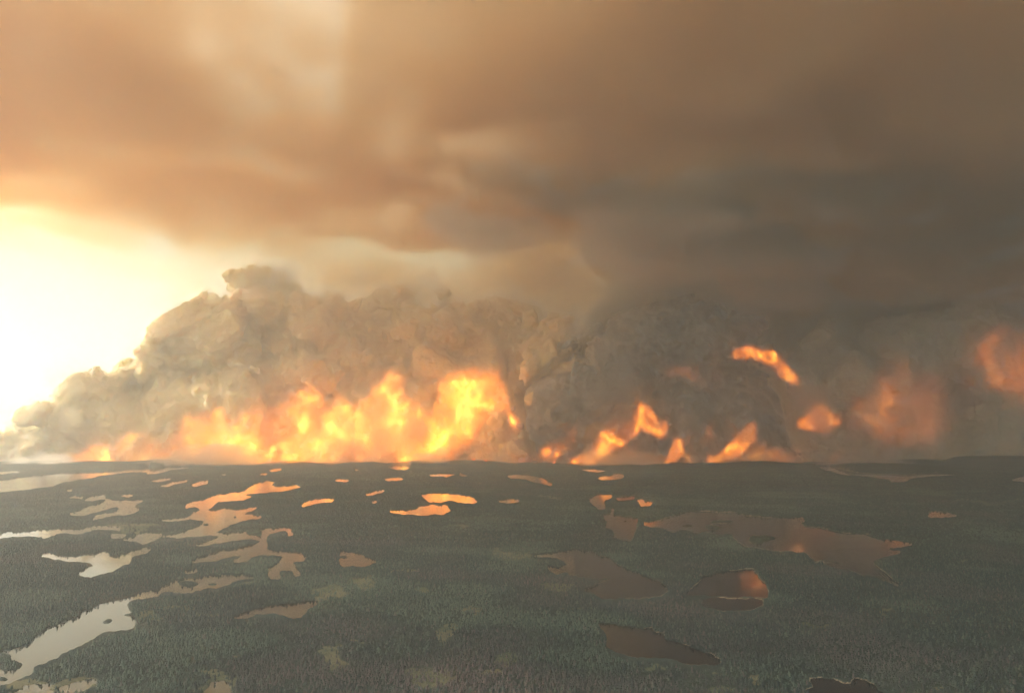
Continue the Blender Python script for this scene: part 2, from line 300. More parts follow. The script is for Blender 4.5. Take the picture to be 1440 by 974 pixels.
# ------------------------------------------------------------------ forest
rt = np.random.default_rng(5)
def scatter(y0, y1, per, spread=.80):
    """evenly strewn points of the land between two distances, one per so many square metres"""
    area = spread * (y1 ** 2 - y0 ** 2); n = int(area / per)
    Y = np.sqrt(rt.uniform(y0 ** 2, y1 ** 2, n)); X = rt.uniform(-spread, spread, n) * Y
    return X, Y
def stand(X, Y, keep_bog=.28):
    x, y = picture_np(X, Y); w_, b_ = look(wet, x, y), look(bog, x, y)
    ok = (w_ < .12) & ((b_ < .35) | (rt.random(len(X)) < keep_bog)) & (rt.random(len(X)) < .3 + .8 * grove(X, Y))
    return X[ok], Y[ok]
def grove(X, Y): return np.clip(.5 + .5 * np.sin(X / 61 + 2 * np.sin(Y / 83)) * np.sin(Y / 57 + 1.7 * np.sin(X / 97)) + .3 * np.sin(X / 17.0) * np.sin(Y / 19.0), 0, 1)
def land_z(X, Y):
    x, y = picture_np(X, Y); u = np.interp(x, COLPX, np.arange(nc)); v = np.interp(y, ROWPX, np.arange(nr))
    i, j = np.clip(v.astype(int), 0, nr - 2), np.clip(u.astype(int), 0, nc - 2); fi, fj = v - i, u - j
    return (TZ[i, j] * (1 - fj) + TZ[i, j + 1] * fj) * (1 - fi) + (TZ[i + 1, j] * (1 - fj) + TZ[i + 1, j + 1] * fj) * fi
def low_shore(X, Y, height):
    """the scrubby trees of a shore that has water behind it are lower"""
    x, y = picture_np(X, Y); up = height * F / np.hypot(X, Y)
    behind = np.max([look(wet, x, y - k * up) for k in (.4, .9, 1.5, 2.1)], 0)
    return np.where(behind > .25, rt.uniform(.08, .3, len(X)), 1.0)
def spruces(X, Y, height, tiers, sides, fat=1.0):
    """one mesh of many small spruces: each a stack of ragged cones"""
    n = len(X); Z = land_z(X, Y); h = height * np.clip(rt.lognormal(-.08, .33, n), .4, 2.1) * low_shore(X, Y, height); rot = rt.uniform(0, 6.28, n)
    leafy = rt.random(n) < .16
    vs, fs = [], []; per = tiers * (sides + 1)
    for k in range(tiers):
        zb, zt = .12 + .78 * k / tiers, .12 + .78 * (k + 1.5) / tiers if k < tiers - 1 else 1.0
        rad = (.26 * (1 - zb) + .03) * fat
        a = rot[:, None] + np.arange(sides) * 6.2832 / sides + k * .7
        rr = rad * h[:, None] * rt.uniform(.55, 1.3, (n, sides)) * np.where(leafy, 1.35, 1)[:, None]
        ring = np.stack([X[:, None] + rr * np.cos(a), Y[:, None] + rr * np.sin(a), Z[:, None] + h[:, None] * (zb + rt.uniform(-.05, .05, (n, sides)))], -1)
        tip = np.stack([X + rt.normal(0, .02, n) * h, Y + rt.normal(0, .02, n) * h, Z + h * np.where(leafy, .85, 1) * min(zt, 1)], -1)[:, None]
        vs.append(np.concatenate([tip, ring], 1))
        o = k * (sides + 1); fs += [(o, o + 1 + s_, o + 1 + (s_ + 1) % sides) for s_ in range(sides)]
    v = np.concatenate(vs, 1).reshape(-1, 3); f = (np.array(fs)[None] + (np.arange(n) * per)[:, None, None]).reshape(-1, 3)
    patch = np.sin(X / 210 + 1.5 * np.sin(Y / 260)) * np.sin(Y / 190 + X / 400) + .6 * np.sin(X / 77 + Y / 90) * np.sin(Y / 63 - X / 120)
    dry_zone = np.exp(-((X + 60) / 520) ** 2) * ss(2700, 1300, Y) * ss(-.5, .7, patch) + .5 * ss(.5, 1.2, patch)
    dry = np.clip(dry_zone * rt.uniform(.25, 1, n) + (rt.random(n) < .05) * .6, 0, 1)
    tint = np.clip(1.1 * rt.beta(1.0, 3, n) + .5 * leafy + .7 * ss(.1, -1.0, patch) - .25 + .12 * ss(0, 900, X), 0, 1)
    return v, f, np.repeat(tint, per), np.repeat(dry, per)
near = stand(*scatter(880, 2300, 15.5)); mid = stand(*scatter(2300, 4300, 78))
fx_, fy_ = scatter(4300, 7300, 150); px_, py_ = picture_np(fx_, fy_); k_ = (look(near_wet, px_, py_) > .03) | (rt.random(len(fx_)) < .4); far_ = stand(fx_[k_], fy_[k_])
# the largest three hundred of the near rows are trees of their own, the rest one mass
bx2, by2 = picture_np(near[0], near[1]); seen = (bx2 > 2) & (bx2 < 1438) & (by2 < 976)
order = np.argsort(np.where(seen, -by2, 1e9))[:300]; own = np.zeros(len(near[0]), bool); own[order] = True
parts = [spruces(near[0][~own], near[1][~own], 5.4, 2, 4, 1.25), spruces(*mid, 5.8, 1, 4, 2.0), spruces(*far_, 6, 1, 4, 3.4)]
off = np.cumsum([0] + [len(p[0]) for p in parts])
me = fast_mesh('forest', np.concatenate([p[0] for p in parts]), np.concatenate([p[1] + o for p, o in zip(parts, off)]))
attr(me, 'tint', np.concatenate([p[2] for p in parts])); attr(me, 'dry', np.concatenate([p[3] for p in parts])); me.materials.append(M_needle)
tag(link('forest', me), 'dense dark spruce forest covering the land between the lakes', 'forest', kind='stuff')
print('forest', [len(p[1]) for p in parts], time.time() - T0)
crowns = []
for k in range(6):
    rk = np.random.default_rng(40 + k); v, f = [], []
    tiers, sides = 6, 7
    for i in range(tiers):
        zb = .1 + .8 * i / tiers; zt = min(1, zb + .30); rad = (.27 * (1 - zb) + .03) * (1.25 if k == 5 else 1); o = len(v); v.append((0, 0, zt))
        for s_ in range(sides):
            a = s_ * 6.2832 / sides + i * .5; q = rad * rk.uniform(.6, 1.25); v.append((q * math.cos(a), q * math.sin(a), zb - rk.uniform(0, .06)))
        f += [(o, o + 1 + s_, o + 1 + (s_ + 1) % sides) for s_ in range(sides)]
    me = fast_mesh('crown', np.array(v), np.array(f)); attr(me, 'tint', np.full(len(v), (.1, .25, .45, .05, .3, .8)[k])); attr(me, 'dry', np.full(len(v), (0, .1, 0, .4, .6, 0)[k])); me.materials.append(M_needle); crowns.append(me)
ang = np.arange(6) * 6.2832 / 6
tv = np.concatenate([np.stack([.018 * np.cos(ang), .018 * np.sin(ang), 0 * ang - .02], 1), np.stack([.006 * np.cos(ang), .006 * np.sin(ang), 0 * ang + .8], 1)])
trunk = fast_mesh('trunk', tv, np.array([(i, (i + 1) % 6, 6 + (i + 1) % 6, 6 + i) for i in range(6)])); trunk.materials.append(M_bark)
oz = land_z(near[0][order], near[1][order])
for i, o_ in enumerate(order):
    h = 5.6 * rt.uniform(.6, 1.35); e = link('spruce_tree', None); e.location = (near[0][o_], near[1][o_], oz[i]); e.scale = (h, h, h); e.rotation_euler = (0, 0, rt.uniform(0, 6.28))
    e.empty_display_size = .1
    k = int(rt.integers(0, 6)); look_ = ('dark green narrow', 'mid green', 'light green', 'brownish dark', 'dry greyish brown', 'broad pale leafy')[k]
    tag(e, look_ + ' small tree in the nearest row of forest along the bottom edge', 'tree', 'trees of the nearest rows')
    link('trunk', trunk, e); link('crown', crowns[k], e)
# ------------------------------------------------------------------ smoke and fire: fog volumes filled from density arrays
def grid(lo, hi, vox):
    n = [max(2, int(round((hi[k] - lo[k]) / vox[k])) + 1) for k in range(3)]
    ax = [np.linspace(lo[k], hi[k], n[k], dtype=np.float32) for k in range(3)]
    return n, ax[0][:, None, None], ax[1][None, :, None], ax[2][None, None, :], [hi[k] - lo[k] for k in range(3)]
def volume_object(name, dens, lo, hi, mat, surface=False):
    """an object whose geometry nodes turn a per-point density table into a fog volume of the same resolution"""
    n = dens.shape; me = bpy.data.meshes.new(name); me.vertices.add(int(np.prod(n)))
    a = me.attributes.new('d', 'FLOAT', 'POINT'); a.data.foreach_set('value', np.ascontiguousarray(dens.transpose(2, 1, 0), np.float32).ravel())
    ob = link(name, me); me.materials.append(mat)
    g = bpy.data.node_groups.new(name, 'GeometryNodeTree'); N, L = g.nodes.new, g.links.new
    g.interface.new_socket('Geometry', in_out='INPUT', socket_type='NodeSocketGeometry'); g.interface.new_socket('Geometry', in_out='OUTPUT', socket_type='NodeSocketGeometry')
    gi, go, pos, sep = N('NodeGroupInput'), N('NodeGroupOutput'), N('GeometryNodeInputPosition'), N('ShaderNodeSeparateXYZ')
    L(pos.outputs[0], sep.inputs[0]); idx = None
    for k, stride in enumerate((1, n[0], n[0] * n[1])):
        ma = N('ShaderNodeMath'); ma.operation = 'MULTIPLY_ADD'; s_ = (n[k] - 1) / (hi[k] - lo[k]); ma.inputs[1].default_value = s_; ma.inputs[2].default_value = -lo[k] * s_; L(sep.outputs[k], ma.inputs[0])
        fi = N('FunctionNodeFloatToInt'); fi.rounding_mode = 'ROUND'; L(ma.outputs[0], fi.inputs[0])
        mu = N('FunctionNodeIntegerMath'); mu.operation = 'MULTIPLY'; L(fi.outputs[0], mu.inputs[0]); mu.inputs[1].default_value = stride
        if idx is None: idx = mu.outputs[0]
        else: ad = N('FunctionNodeIntegerMath'); ad.operation = 'ADD'; L(idx, ad.inputs[0]); L(mu.outputs[0], ad.inputs[1]); idx = ad.outputs[0]
    na = N('GeometryNodeInputNamedAttribute'); na.data_type = 'FLOAT'; na.inputs['Name'].default_value = 'd'
    si = N('GeometryNodeSampleIndex'); si.data_type = 'FLOAT'; si.domain = 'POINT'; si.clamp = True
    L(gi.outputs[0], si.inputs['Geometry']); L(na.outputs[0], si.inputs['Value']); L(idx, si.inputs['Index'])
    vc = N('GeometryNodeVolumeCube'); L(si.outputs[0], vc.inputs['Density']); vc.inputs['Min'].default_value = lo; vc.inputs['Max'].default_value = hi
    for k, c in enumerate('XYZ'): vc.inputs['Resolution ' + c].default_value = n[k]
    sm = N('GeometryNodeSetMaterial'); sm.inputs['Material'].default_value = mat; src = vc.outputs[0]
    if surface:                     # dense smoke: the skin of its billows
        vm = N('GeometryNodeVolumeToMesh'); vm.resolution_mode = 'GRID'; L(src, vm.inputs['Volume']); vm.inputs['Threshold'].default_value = .5; vm.inputs['Adaptivity'].default_value = .12
        sh = N('GeometryNodeSetShadeSmooth'); L(vm.outputs[0], sh.inputs[0]); src = sh.outputs[0]
    L(src, sm.inputs[0]); L(sm.outputs[0], go.inputs[0])
    ob.modifiers.new('volume', 'NODES').node_group = g
    print(name, n, dens.size, round(time.time() - T0, 1)); return ob
def smoke_material(name, scat, dens, absorb, adens, aniso=.3, step=1.0):
    m, t, out = new_mat(name); m.cycles.volume_step_rate = step; f = attr_node(t, 'density')
    a, b, ad = t.nodes.new('ShaderNodeVolumeScatter'), t.nodes.new('ShaderNodeVolumeAbsorption'), t.nodes.new('ShaderNodeAddShader')
    a.inputs['Color'].default_value = (*scat, 1); a.inputs['Anisotropy'].default_value = aniso; b.inputs['Color'].default_value = (*absorb, 1)
    for sh, d_ in ((a, dens), (b, adens)):
        mu = t.nodes.new('ShaderNodeMath'); mu.operation = 'MULTIPLY'; mu.inputs[1].default_value = d_; t.links.new(f, mu.inputs[0]); t.links.new(mu.outputs[0], sh.inputs['Density'])
    t.links.new(a.outputs[0], ad.inputs[0]); t.links.new(b.outputs[0], ad.inputs[1]); t.links.new(ad.outputs[0], out.inputs['Volume']); return m
def fire_material(name, stops, strength):
    m, t, out = new_mat(name); m.cycles.volume_step_rate = 1.2; f = attr_node(t, 'density'); cr = t.nodes.new('ShaderNodeValToRGB'); e = cr.color_ramp.elements
    while len(e) < len(stops): e.new(.5)
    for el, (p, c) in zip(e, stops): el.position = p; el.color = (*c, 1)
    em = t.nodes.new('ShaderNodeEmission'); mu = t.nodes.new('ShaderNodeMath'); mu.operation = 'MULTIPLY'; mu.inputs[1].default_value = strength
    t.links.new(f, cr.inputs[0]); t.links.new(cr.outputs[0], em.inputs[0]); t.links.new(f, mu.inputs[0]); t.links.new(mu.outputs[0], em.inputs[1]); t.links.new(em.outputs[0], out.inputs['Volume']); return m
# --- the smoke canopy drifting overhead
rs = np.random.default_rng(7)
ZB = 2000.0
lo, hi = (-10000., 1200., 1250.), (10000., 12500., 3950.)
n, X, Y, Z, size = grid(lo, hi, (62, 62, 50))
n1 = fbm(n, size, 2200, 6, rs, gain=.62); n3 = fbm(n, size, 620, 4, rs, gain=.7, aniso=(1.5, 1.2, .6)); b1 = fbm(n, size, 950, 4, rs, bill=True, aniso=(1.2, 1, .8), gain=.6); b2 = fbm(n, size, 760, 4, rs, bill=True, gain=.62, aniso=(1.3, 1, .7)); n0 = fbm((n[0], n[1], 2), size, 3000, 3, rs)[:, :, :1]
near_e = [at_height(x, y, ZB) for x, y in ((0, 50), (90, 45), (180, 48), (240, 75), (300, 100), (380, 140), (430, 170), (470, 187))]
far_e = [at_height(x, y, ZB) for x, y in ((0, 345), (100, 370), (200, 395), (270, 410), (370, 415))]
Yn = np.interp(X[:, 0, 0], [-9000, -6600, -5600, -2900] + [p.x for p in near_e], [4300, 3900, 1600, 1500] + [p.y for p in near_e])[:, None, None]  # sheet's unseen left end drawn nearer, added to shade the right-hand land
Yf = np.interp(X[:, 0, 0], [-10000, -7000] + [p.x for p in far_e] + [-1500, 10000], [5000, 6500] + [p.y + 1150 for p in far_e] + [11500, 12300])[:, None, None]
l0, l1 = at_height(510, 0, ZB), at_height(470, 187, ZB)
Xl = l0.x + (Y - l0.y) * (l1.x - l0.x) / (l1.y - l0.y)
sheet = ss(-30, 90, Y - Yn - 60 * n1) * ss(1500, -200, X)
bank = ss(-20, 70, X - Xl - 30 * n1)
body = np.maximum(sheet, bank) * ss(-60, 130, Yf - Y + 260 * (b1 - .5))
right = ss(-5500, 4500, X + 600 * n0)
bot = ZB + 200 * n0 - (480 + 420 * right * ss(4500, 7000, Y)) * (b1 - .5) - 250 * right * ss(4000, 8000, Y)
thick = 660 + 460 * right + 350 * ss(5200, 3600, Y) * (1 - right)
d = ss(0, 80, Z - bot) * ss(0, 220, bot + thick - Z) * body * (1 + 3.2 * right) * np.clip(.29 * np.exp(.8 * n1 + 1.1 * n3) * (.15 + 1.9 * ss(.28, .44, b2)), .02, 6)
dark = np.exp(-((X - 1900 - 200 * n3) / 1500) ** 2 - ((Y - 8600) / 900) ** 2 - ((Z - 1780) / 260) ** 2)
d = d * (1 + 1.5 * dark) * (1 - .86 * ss(6700, 8000, Y) * ss(900, -1000, X))
M_sheet = smoke_material('orange_smoke', (.98, .78, .42), .0011, (.98, .65, .12), .0012, .4)
M_bank = smoke_material('brown_grey_smoke', (.93, .85, .73), .0015, (.89, .69, .40), .0013, .3)
part_r = ss(-3200, 2200, X + 700 * n0 + 500 * n1)
k = int(.72 * n[0]); tag(volume_object('smoke_sheet', (d * (1 - part_r))[:k], lo, (float(X[k - 1, 0, 0]), hi[1], hi[2]), M_sheet), 'glowing orange smoke sheet spreading overhead above the bright sky', 'smoke', kind='stuff')
k = int(.30 * n[0]); tag(volume_object('smoke_bank', (d * part_r)[k:], (float(X[k, 0, 0]) + 23, lo[1] + 19, lo[2] + 15), (hi[0] + 23, hi[1] + 19, hi[2] + 15), M_bank), 'heavy brown grey smoke bank hanging over the dark forest', 'smoke', kind='stuff')
lo, hi = (-14000., 900., 3480.), (14000., 12600., 3960.)
n, X, Y, Z, size = grid(lo, hi, (160, 160, 60)); n1 = fbm(n, size, 3200, 5, rs, gain=.6)
veil = ss(3480, 3620, Z) * ss(3960, 3820, Z) * np.clip(.75 + .45 * n1, .2, 1.6) * ss(12500, 10500, Y) * ss(14000, 12000, np.abs(X)) * ss(900, 1300, Y) * (1 - .87 * ss(-6200, -8200, X))  # veil's unseen far left thinned, shaped to let sun onto the plumes
M_veil = smoke_material('pale_veil_smoke', (.95, .90, .84), .0055, (.90, .80, .68), .0045, .4)
tag(volume_object('smoke_veil', veil, lo, hi, M_veil), 'pale peach smoke veil above the orange smoke sheet', 'smoke', kind='stuff')
# --- smoke columns rising along the fire front: dense billows with a surface, and thinner mist around them
def front(lo, hi, vox, pts, seed, bs, amp, swell=0.0):
    rg = np.random.default_rng(seed); n, X, Y, Z, size = grid(lo, hi, vox)
    b = fbm(n, size, bs, 5, rg, bill=True, gain=.64, aniso=(1, 1, 1.1)); n2 = fbm(n, size, 1400, 4, rg, gain=.6)
    P = [at_dist(x, y, 7600) for x, y in pts]
    top = np.interp(X[:, 0, 0], [p[0] for p in P], [p[2] for p in P])[:, None, None]
    return n, X, Y, Z, b, n2, top
def column(label, lo, hi, vox, mat, pts, seed, bs=800, amp=750):
    n, X, Y, Z, b, n2, top = front(lo, hi, vox, pts, seed, bs, amp)
    f = top - Z + (b - .5) * amp - np.abs(Y - (8000 + Z * .15)) * .3
    ends = ss(lo[0], lo[0] + 500, X + 200 * n2) * ss(hi[0], hi[0] - 500, X + 200 * n2)
    d = ss(0, 110, f) * np.clip(.85 * np.exp(1.0 * n2), .08, 4) * ss(lo[1], lo[1] + 350, Y - 150 * b) * ss(hi[1], hi[1] - 200, Y) * ends * ss(hi[2], hi[2] - 300, Z + 200 * n2)
    return tag(volume_object('smoke_mist', d, lo, hi, mat), label, 'smoke', kind='stuff')
def grown(f, f0):
    """keep only what hangs together with the body of the smoke: no lone clots in the air"""
    m = f0 > 0; ok = f > -20
    for _ in range(16):
        g = m.copy()
        for ax in range(3):
            a = [slice(None)] * 3; b_ = [slice(None)] * 3; a[ax] = slice(1, None); b_[ax] = slice(None, -1); a, b_ = tuple(a), tuple(b_)
            g[a] |= m[b_]; g[b_] |= m[a]
        m = g & ok
    return np.where(m, f, np.minimum(f, -20))
def billows(label, x0, x1, Y0, lean, pts, seed, mat, mist, vox=20, bs=430, amp=620, zmax=2300., thick=900.):
    """a plume of dense smoke: a leaning wall of cauliflower bulges"""
    lo, hi = (x0 - 650., Y0 - 650., -30.), (x1 + 650., Y0 + thick + 650., zmax)
    n, X, Y, Z, b, n2, top = front(lo, hi, (vox, vox * 1.15, vox), pts, seed, bs, amp)
    yc = Y0 + thick / 2 + lean * Z
    f = np.minimum(np.minimum(top - Z, (thick / 2 - np.abs(Y - yc)) * 1.0), np.minimum(X - x0, x1 - X) * .9)
    f0 = f + 60; f = f + (np.clip(b, 0, .9) - .45) * amp + 100 * np.clip(n2, -1.3, 1.1)
    edge = np.minimum(np.minimum(X - lo[0], hi[0] - X), np.minimum(np.minimum(Y - lo[1], hi[1] - Y), hi[2] - Z)) - 2.5 * vox
    f = grown(np.minimum(f, edge), f0)
    c = [2 * ((k - 1) // 2) + 1 for k in f.shape]; step = [(hi[k] - lo[k]) / (f.shape[k] - 1) for k in range(3)]
    shell = ss(-140, 20, f) * np.clip(.5 * np.exp(.9 * n2 + 1.2 * (b - .45)), .1, 1.6)
    tag(volume_object('smoke_mist', shell[:c[0]:2, :c[1]:2, :c[2]:2], tuple(v + 7. for v in lo), tuple(lo[k] + 7. + (c[k] - 1) * step[k] for k in range(3)), mist), 'soft mist wrapping the ' + label, 'smoke', kind='stuff')
    return tag(volume_object('smoke_plume', np.clip((f - 10) / 60 + .5, 0, 1), lo, hi, mat, True), label, 'smoke plume', kind='stuff')
def billow_material(name, col, radius=(1, .8, .55), scale=70.):
    m, t, out = new_mat(name); b = t.nodes.new('ShaderNodeBsdfPrincipled'); b.inputs['Roughness'].default_value = 1; b.inputs['Specular IOR Level'].default_value = 0
    b.inputs['Subsurface Weight'].default_value = 1; b.inputs['Subsurface Radius'].default_value = radius; b.inputs['Subsurface Scale'].default_value = scale
    c = mix(t, col, tuple(v * .9 for v in col), tex(t, .004, 6, .65))
    bp = t.nodes.new('ShaderNodeBump'); bp.inputs['Strength'].default_value = .9; bp.inputs['Distance'].default_value = 45
    t.links.new(tex(t, .016, 5, .6, lo=.2, hi=.8), bp.inputs['Height']); t.links.new(bp.outputs[0], b.inputs['Normal'])
    t.links.new(c, b.inputs['Base Color']); t.links.new(b.outputs[0], out.inputs[0]); return m
B_cream, B_tan, B_grey, B_brown = billow_material('cream_billows', (.99, .87, .60)), billow_material('tan_billows', (.98, .79, .54)), billow_material('grey_billows', (.30, .31, .34)), billow_material('brown_billows', (.93, .81, .67))
V_cream, V_tan, V_grey, V_brown = smoke_material('cream_mist', (.9995, .94, .71), .0060, (.9, .8, .6), .0001, .35), smoke_material('tan_mist', (.9995, .895, .66), .0065, (.9, .75, .5), .0001, .35), smoke_material('grey_mist', (.92, .93, .94), .0075, (.6, .6, .6), .0016, .3), smoke_material('brown_mist', (.998, .90, .75), .0055, (.9, .75, .5), .0002, .3)
billows('cream billowing smoke plume sloping down beside the bright sky', -5600., -2700., 7170., .25, [(-300, 640), (-60, 634), (0, 624), (60, 606), (100, 588), (160, 552), (190, 530), (235, 485), (275, 450), (300, 430), (340, 405), (500, 390)], 14, B_cream, V_cream)
billows('tan smoke plume towering behind the tall flame wall', -3000., 450., 7230., .3, [(200, 560), (280, 500), (340, 440), (450, 430), (700, 440), (800, 470)], 21, B_tan, V_tan)
billows('dark grey smoke plume among scattered flames', 150., 2500., 7080., .15, [(680, 640), (720, 590), (790, 520), (860, 480), (960, 455), (1040, 480), (1100, 540)], 2, B_grey, V_grey, bs=520)
billows('brown smoke plume with a dull orange glow', 2300., 7500., 7300., .2, [(1000, 600), (1060, 520), (1200, 460), (1440, 440), (1800, 440)], 3, B_brown, V_brown, vox=26, bs=640)
def shelf(label, seed, mat, vox=40):
    """the lumpy underside of the drifting smoke where it leaves the plumes"""
    lo, hi = (-2900., 2900., 700.), (9000., 10700., 2900.); rg = np.random.default_rng(seed); n, X, Y, Z, size = grid(lo, hi, (vox, vox, vox * .9))
    b = fbm(n, size, 640, 4, rg, bill=True, gain=.55, aniso=(1.25, 1.0, .8)); n2 = fbm(n, size, 1900, 4, rg, gain=.6)
    zc = 2080 - .15 * (Y - 5200) + 100 * n2
    f = np.minimum(120 - np.abs(Z - zc) * .8, np.minimum(np.minimum((X - 300 - .55 * (Y - 5500)) * .22, (Y - 5300) * .38), np.minimum((9000 - Y) * .35, (7000 - X) * .3)))
    f0 = f - 20; f = grown(f + (np.clip(b, 0, .8) - .42) * 330 + 60 * np.clip(n2, -1.3, 1.3), f0)
    d = ss(-70, 60, f) * np.clip(.8 * np.exp(.7 * n2 + 1.5 * (b - .45)), .2, 2.5)
    return tag(volume_object('smoke_folds', d, lo, hi, mat), label, 'smoke', kind='stuff')
V_shelf = smoke_material('purple_grey_smoke', (.95, .90, .88), .0095, (.8, .72, .66), .0012, .3, .8)
shelf('lumpy purple grey smoke folds hanging above the dark plume', 61, V_shelf)
rg = np.random.default_rng(9); lo, hi = (-4600., 6560., -2.), (3900., 7000., 190.); n, X, Y, Z, size = grid(lo, hi, (26, 30, 16))
q = fbm(n, size, 330, 4, rg, gain=.6); b = fbm(n, size, 150, 3, rg, bill=True)
low = ss(0, 50, 60 + 120 * q + 110 * (b - .4) - Z - .15 * np.abs(Y - 6780)) * ss(-.1, .5, q) * ss(lo[1], lo[1] + 90, Y) * ss(hi[1], hi[1] - 60, Y) * ss(lo[0], lo[0] + 300, X) * ss(hi[0], hi[0] - 300, X)
tag(volume_object('smoke_drift', low, lo, hi, smoke_material('ground_drift', (.97, .94, .90), .007, (.8, .7, .6), .0005, .3)), 'low smoke drifting along the ground before the flames', 'smoke', kind='stuff')
M_tan = smoke_material('tan_smoke', (.995, .90, .70), .0006, (.93, .70, .36), .0003, .5)
M_brown = smoke_material('brown_smoke', (.99, .90, .76), .0010, (.90, .69, .42), .0005)
column('thin tan mist between the plumes', (-6000., 7000., -10.), (3200., 9300., 2300.), (64, 64, 52), M_tan, [(-300, 640), (0, 630), (150, 560), (200, 520), (300, 420), (340, 360), (800, 330), (1300, 330)], 31)
column('thin brown mist over the dark shore', (1800., 7000., -10.), (9000., 9300., 2300.), (66, 66, 54), M_brown, [(900, 520), (1000, 430), (1100, 370), (1300, 340), (1600, 340), (2400, 340)], 32)
# --- flames: glowing gas, each fire its own volume
HOT = [(0, (1, .15, .006)), (.30, (1, .24, .012)), (.62, (1, .36, .024)), (1, (1, .54, .07))]
DULL = [(0, (1, .17, .012)), (.5, (1, .25, .02)), (1, (1, .36, .04))]  # dimming by the smoke in front is put into these redder colours
def flame(label, Y0, depth, prof, seed, strength, stops=HOT, scale=170, fray=60, fill=.35, vox=13):
    """prof: (picture column, top row, bottom row) along the fire"""
    rg = np.random.default_rng(seed); T = [at_dist(x, y, Y0) for x, y, _ in prof]; B = [at_dist(x, y, Y0) for x, _, y in prof]; pad = 2.2 * fray
    lo = (T[0][0] - pad, Y0 - depth / 2 - 40, max(1., min(b[2] for b in B) - pad)); hi = (T[-1][0] + pad, Y0 + depth / 2 + 40, max(t_[2] for t_ in T) + pad)
    n, X, Y, Z, size = grid(lo, hi, (vox, vox * 1.7, vox))
    xs = [t_[0] for t_ in T]; x1 = X[:, 0, 0]
    top = np.interp(x1, xs, [t_[2] for t_ in T])[:, None, None]; bot = np.interp(x1, xs, [b[2] for b in B])[:, None, None]
    q = fbm(n, size, scale * 1.6, 4, rg, aniso=(.9, 1, 1.1), gain=.62); r = fbm(n, size, scale, 5, rg, bill=True, aniso=(.9, 1, 1.15), gain=.66)
    ridge = np.clip(1.10 - 1.75 * r, 0, 1) ** 2
    inside_ = ss(-fray * .8, fray * 1.6, top - Z + fray * 3.2 * q) * ss(-fray, fray, Z - bot + fray * q) * ss(-pad, pad * .2, np.minimum(X - xs[0], xs[-1] - X) + fray * q) * ss(depth / 2 + 40, depth / 4, np.abs(Y - Y0))
    d = inside_ * np.clip(fill * (.6 + .5 * q) + 1.3 * ridge, 0, 1.3) ** 1.2
    return tag(volume_object('flame', d, lo, hi, fire_material('flame', stops, strength)), label, 'flame', kind='stuff')
G = 652
flame('low pale orange flames under the edge of the pale smoke', 7080, 260, [(70, 648, G), (120, 638, G), (150, 628, G), (185, 616, G), (215, 620, G), (240, 604, G), (275, 598, G), (305, 592, G), (335, 598, G)], 4, .0034, fill=.5)
flame('broad orange flames with a rounded crest in front of tan smoke', 7000, 300, [(325, 592, G), (350, 570, G), (380, 550, G), (405, 543, G), (428, 537, G), (448, 548, G), (462, 575, G), (475, 600, G)], 5, .0037, fill=.5)
flame('bright yellow orange flames in the middle of the flame wall', 7000, 300, [(462, 590, G), (500, 575, G), (520, 552, G), (545, 538, G), (562, 532, G), (585, 536, G), (605, 550, G), (625, 575, G)], 6, .0039, fill=.5)
flame('tallest flame with a curling orange crest', 7000, 300, [(605, 585, 648), (622, 555, 645), (642, 533, 640), (662, 517, 620), (682, 507, 590), (702, 508, 572), (712, 535, 580), (720, 575, 600)], 7, .0042, fill=.5)
flame('ragged orange flame leaning into grey smoke', 6950, 200, [(712, 645, G), (738, 625, G), (762, 617, G), (780, 607, G), (792, 614, 640)], 8, .0075, scale=200, fray=36, fill=.2, vox=9)
flame('forked orange flame in front of dark grey smoke', 6900, 200, [(812, 648, G), (832, 622, G), (847, 592, 645), (866, 580, 635), (884, 588, 620), (900, 570, 600), (914, 582, 605), (926, 602, 612)], 9, .0080, scale=200, fray=36, fill=.2, vox=9)
flame('thin small flame at the foot of the dark smoke', 6900, 120, [(940, 645, G), (948, 620, 648), (956, 618, 640)], 10, .008, scale=120, fray=22, vox=9)
flame('slanting flame right of the dark grey smoke', 6900, 160, [(1003, 648, G), (1024, 628, 648), (1040, 610, 638), (1054, 597, 620)], 11, .007, scale=160, fray=30, vox=10)
flame('glowing crescent of fire high in the dark smoke', 6900, 160, [(1036, 493, 504), (1058, 489, 502), (1082, 497, 512), (1098, 510, 528), (1116, 525, 540)], 12, .010, scale=130, fray=24, fill=.2, vox=8)
flame('small round fireball above the brown smoke', 6900, 160, [(1128, 588, 602), (1146, 572, 606), (1160, 573, 608), (1174, 580, 596)], 13, .008, scale=150, fray=26, fill=.2, vox=8)
flame('dull orange glow deep in the brown smoke', 7250, 300, [(1352, 490, 520), (1372, 482, 545), (1400, 484, 555), (1440, 486, 560), (1500, 500, 560)], 14, .0022, DULL, fray=130, scale=300, fill=.3, vox=18)
flame('faint reddish glow low in the brown smoke', 7300, 300, [(1215, 555, 600), (1250, 545, 610), (1290, 550, 600)], 15, .0011, DULL, fray=130, scale=300, fill=.3, vox=18)
flame('broken line of low flames under the dark grey smoke', 6950, 240, [(722, 628, G), (800, 610, G), (860, 600, G), (930, 612, G), (1000, 618, G), (1060, 615, G), (1120, 622, G), (1180, 630, G)], 17, .0032, scale=150, fray=70, fill=-.15, vox=11)
flame('dim red fire pockets inside the dark grey smoke', 7150, 160, [(935, 510, 530), (960, 512, 528), (985, 515, 545), (1003, 530, 560)], 16, .0020, DULL, scale=120, fray=30, vox=11)
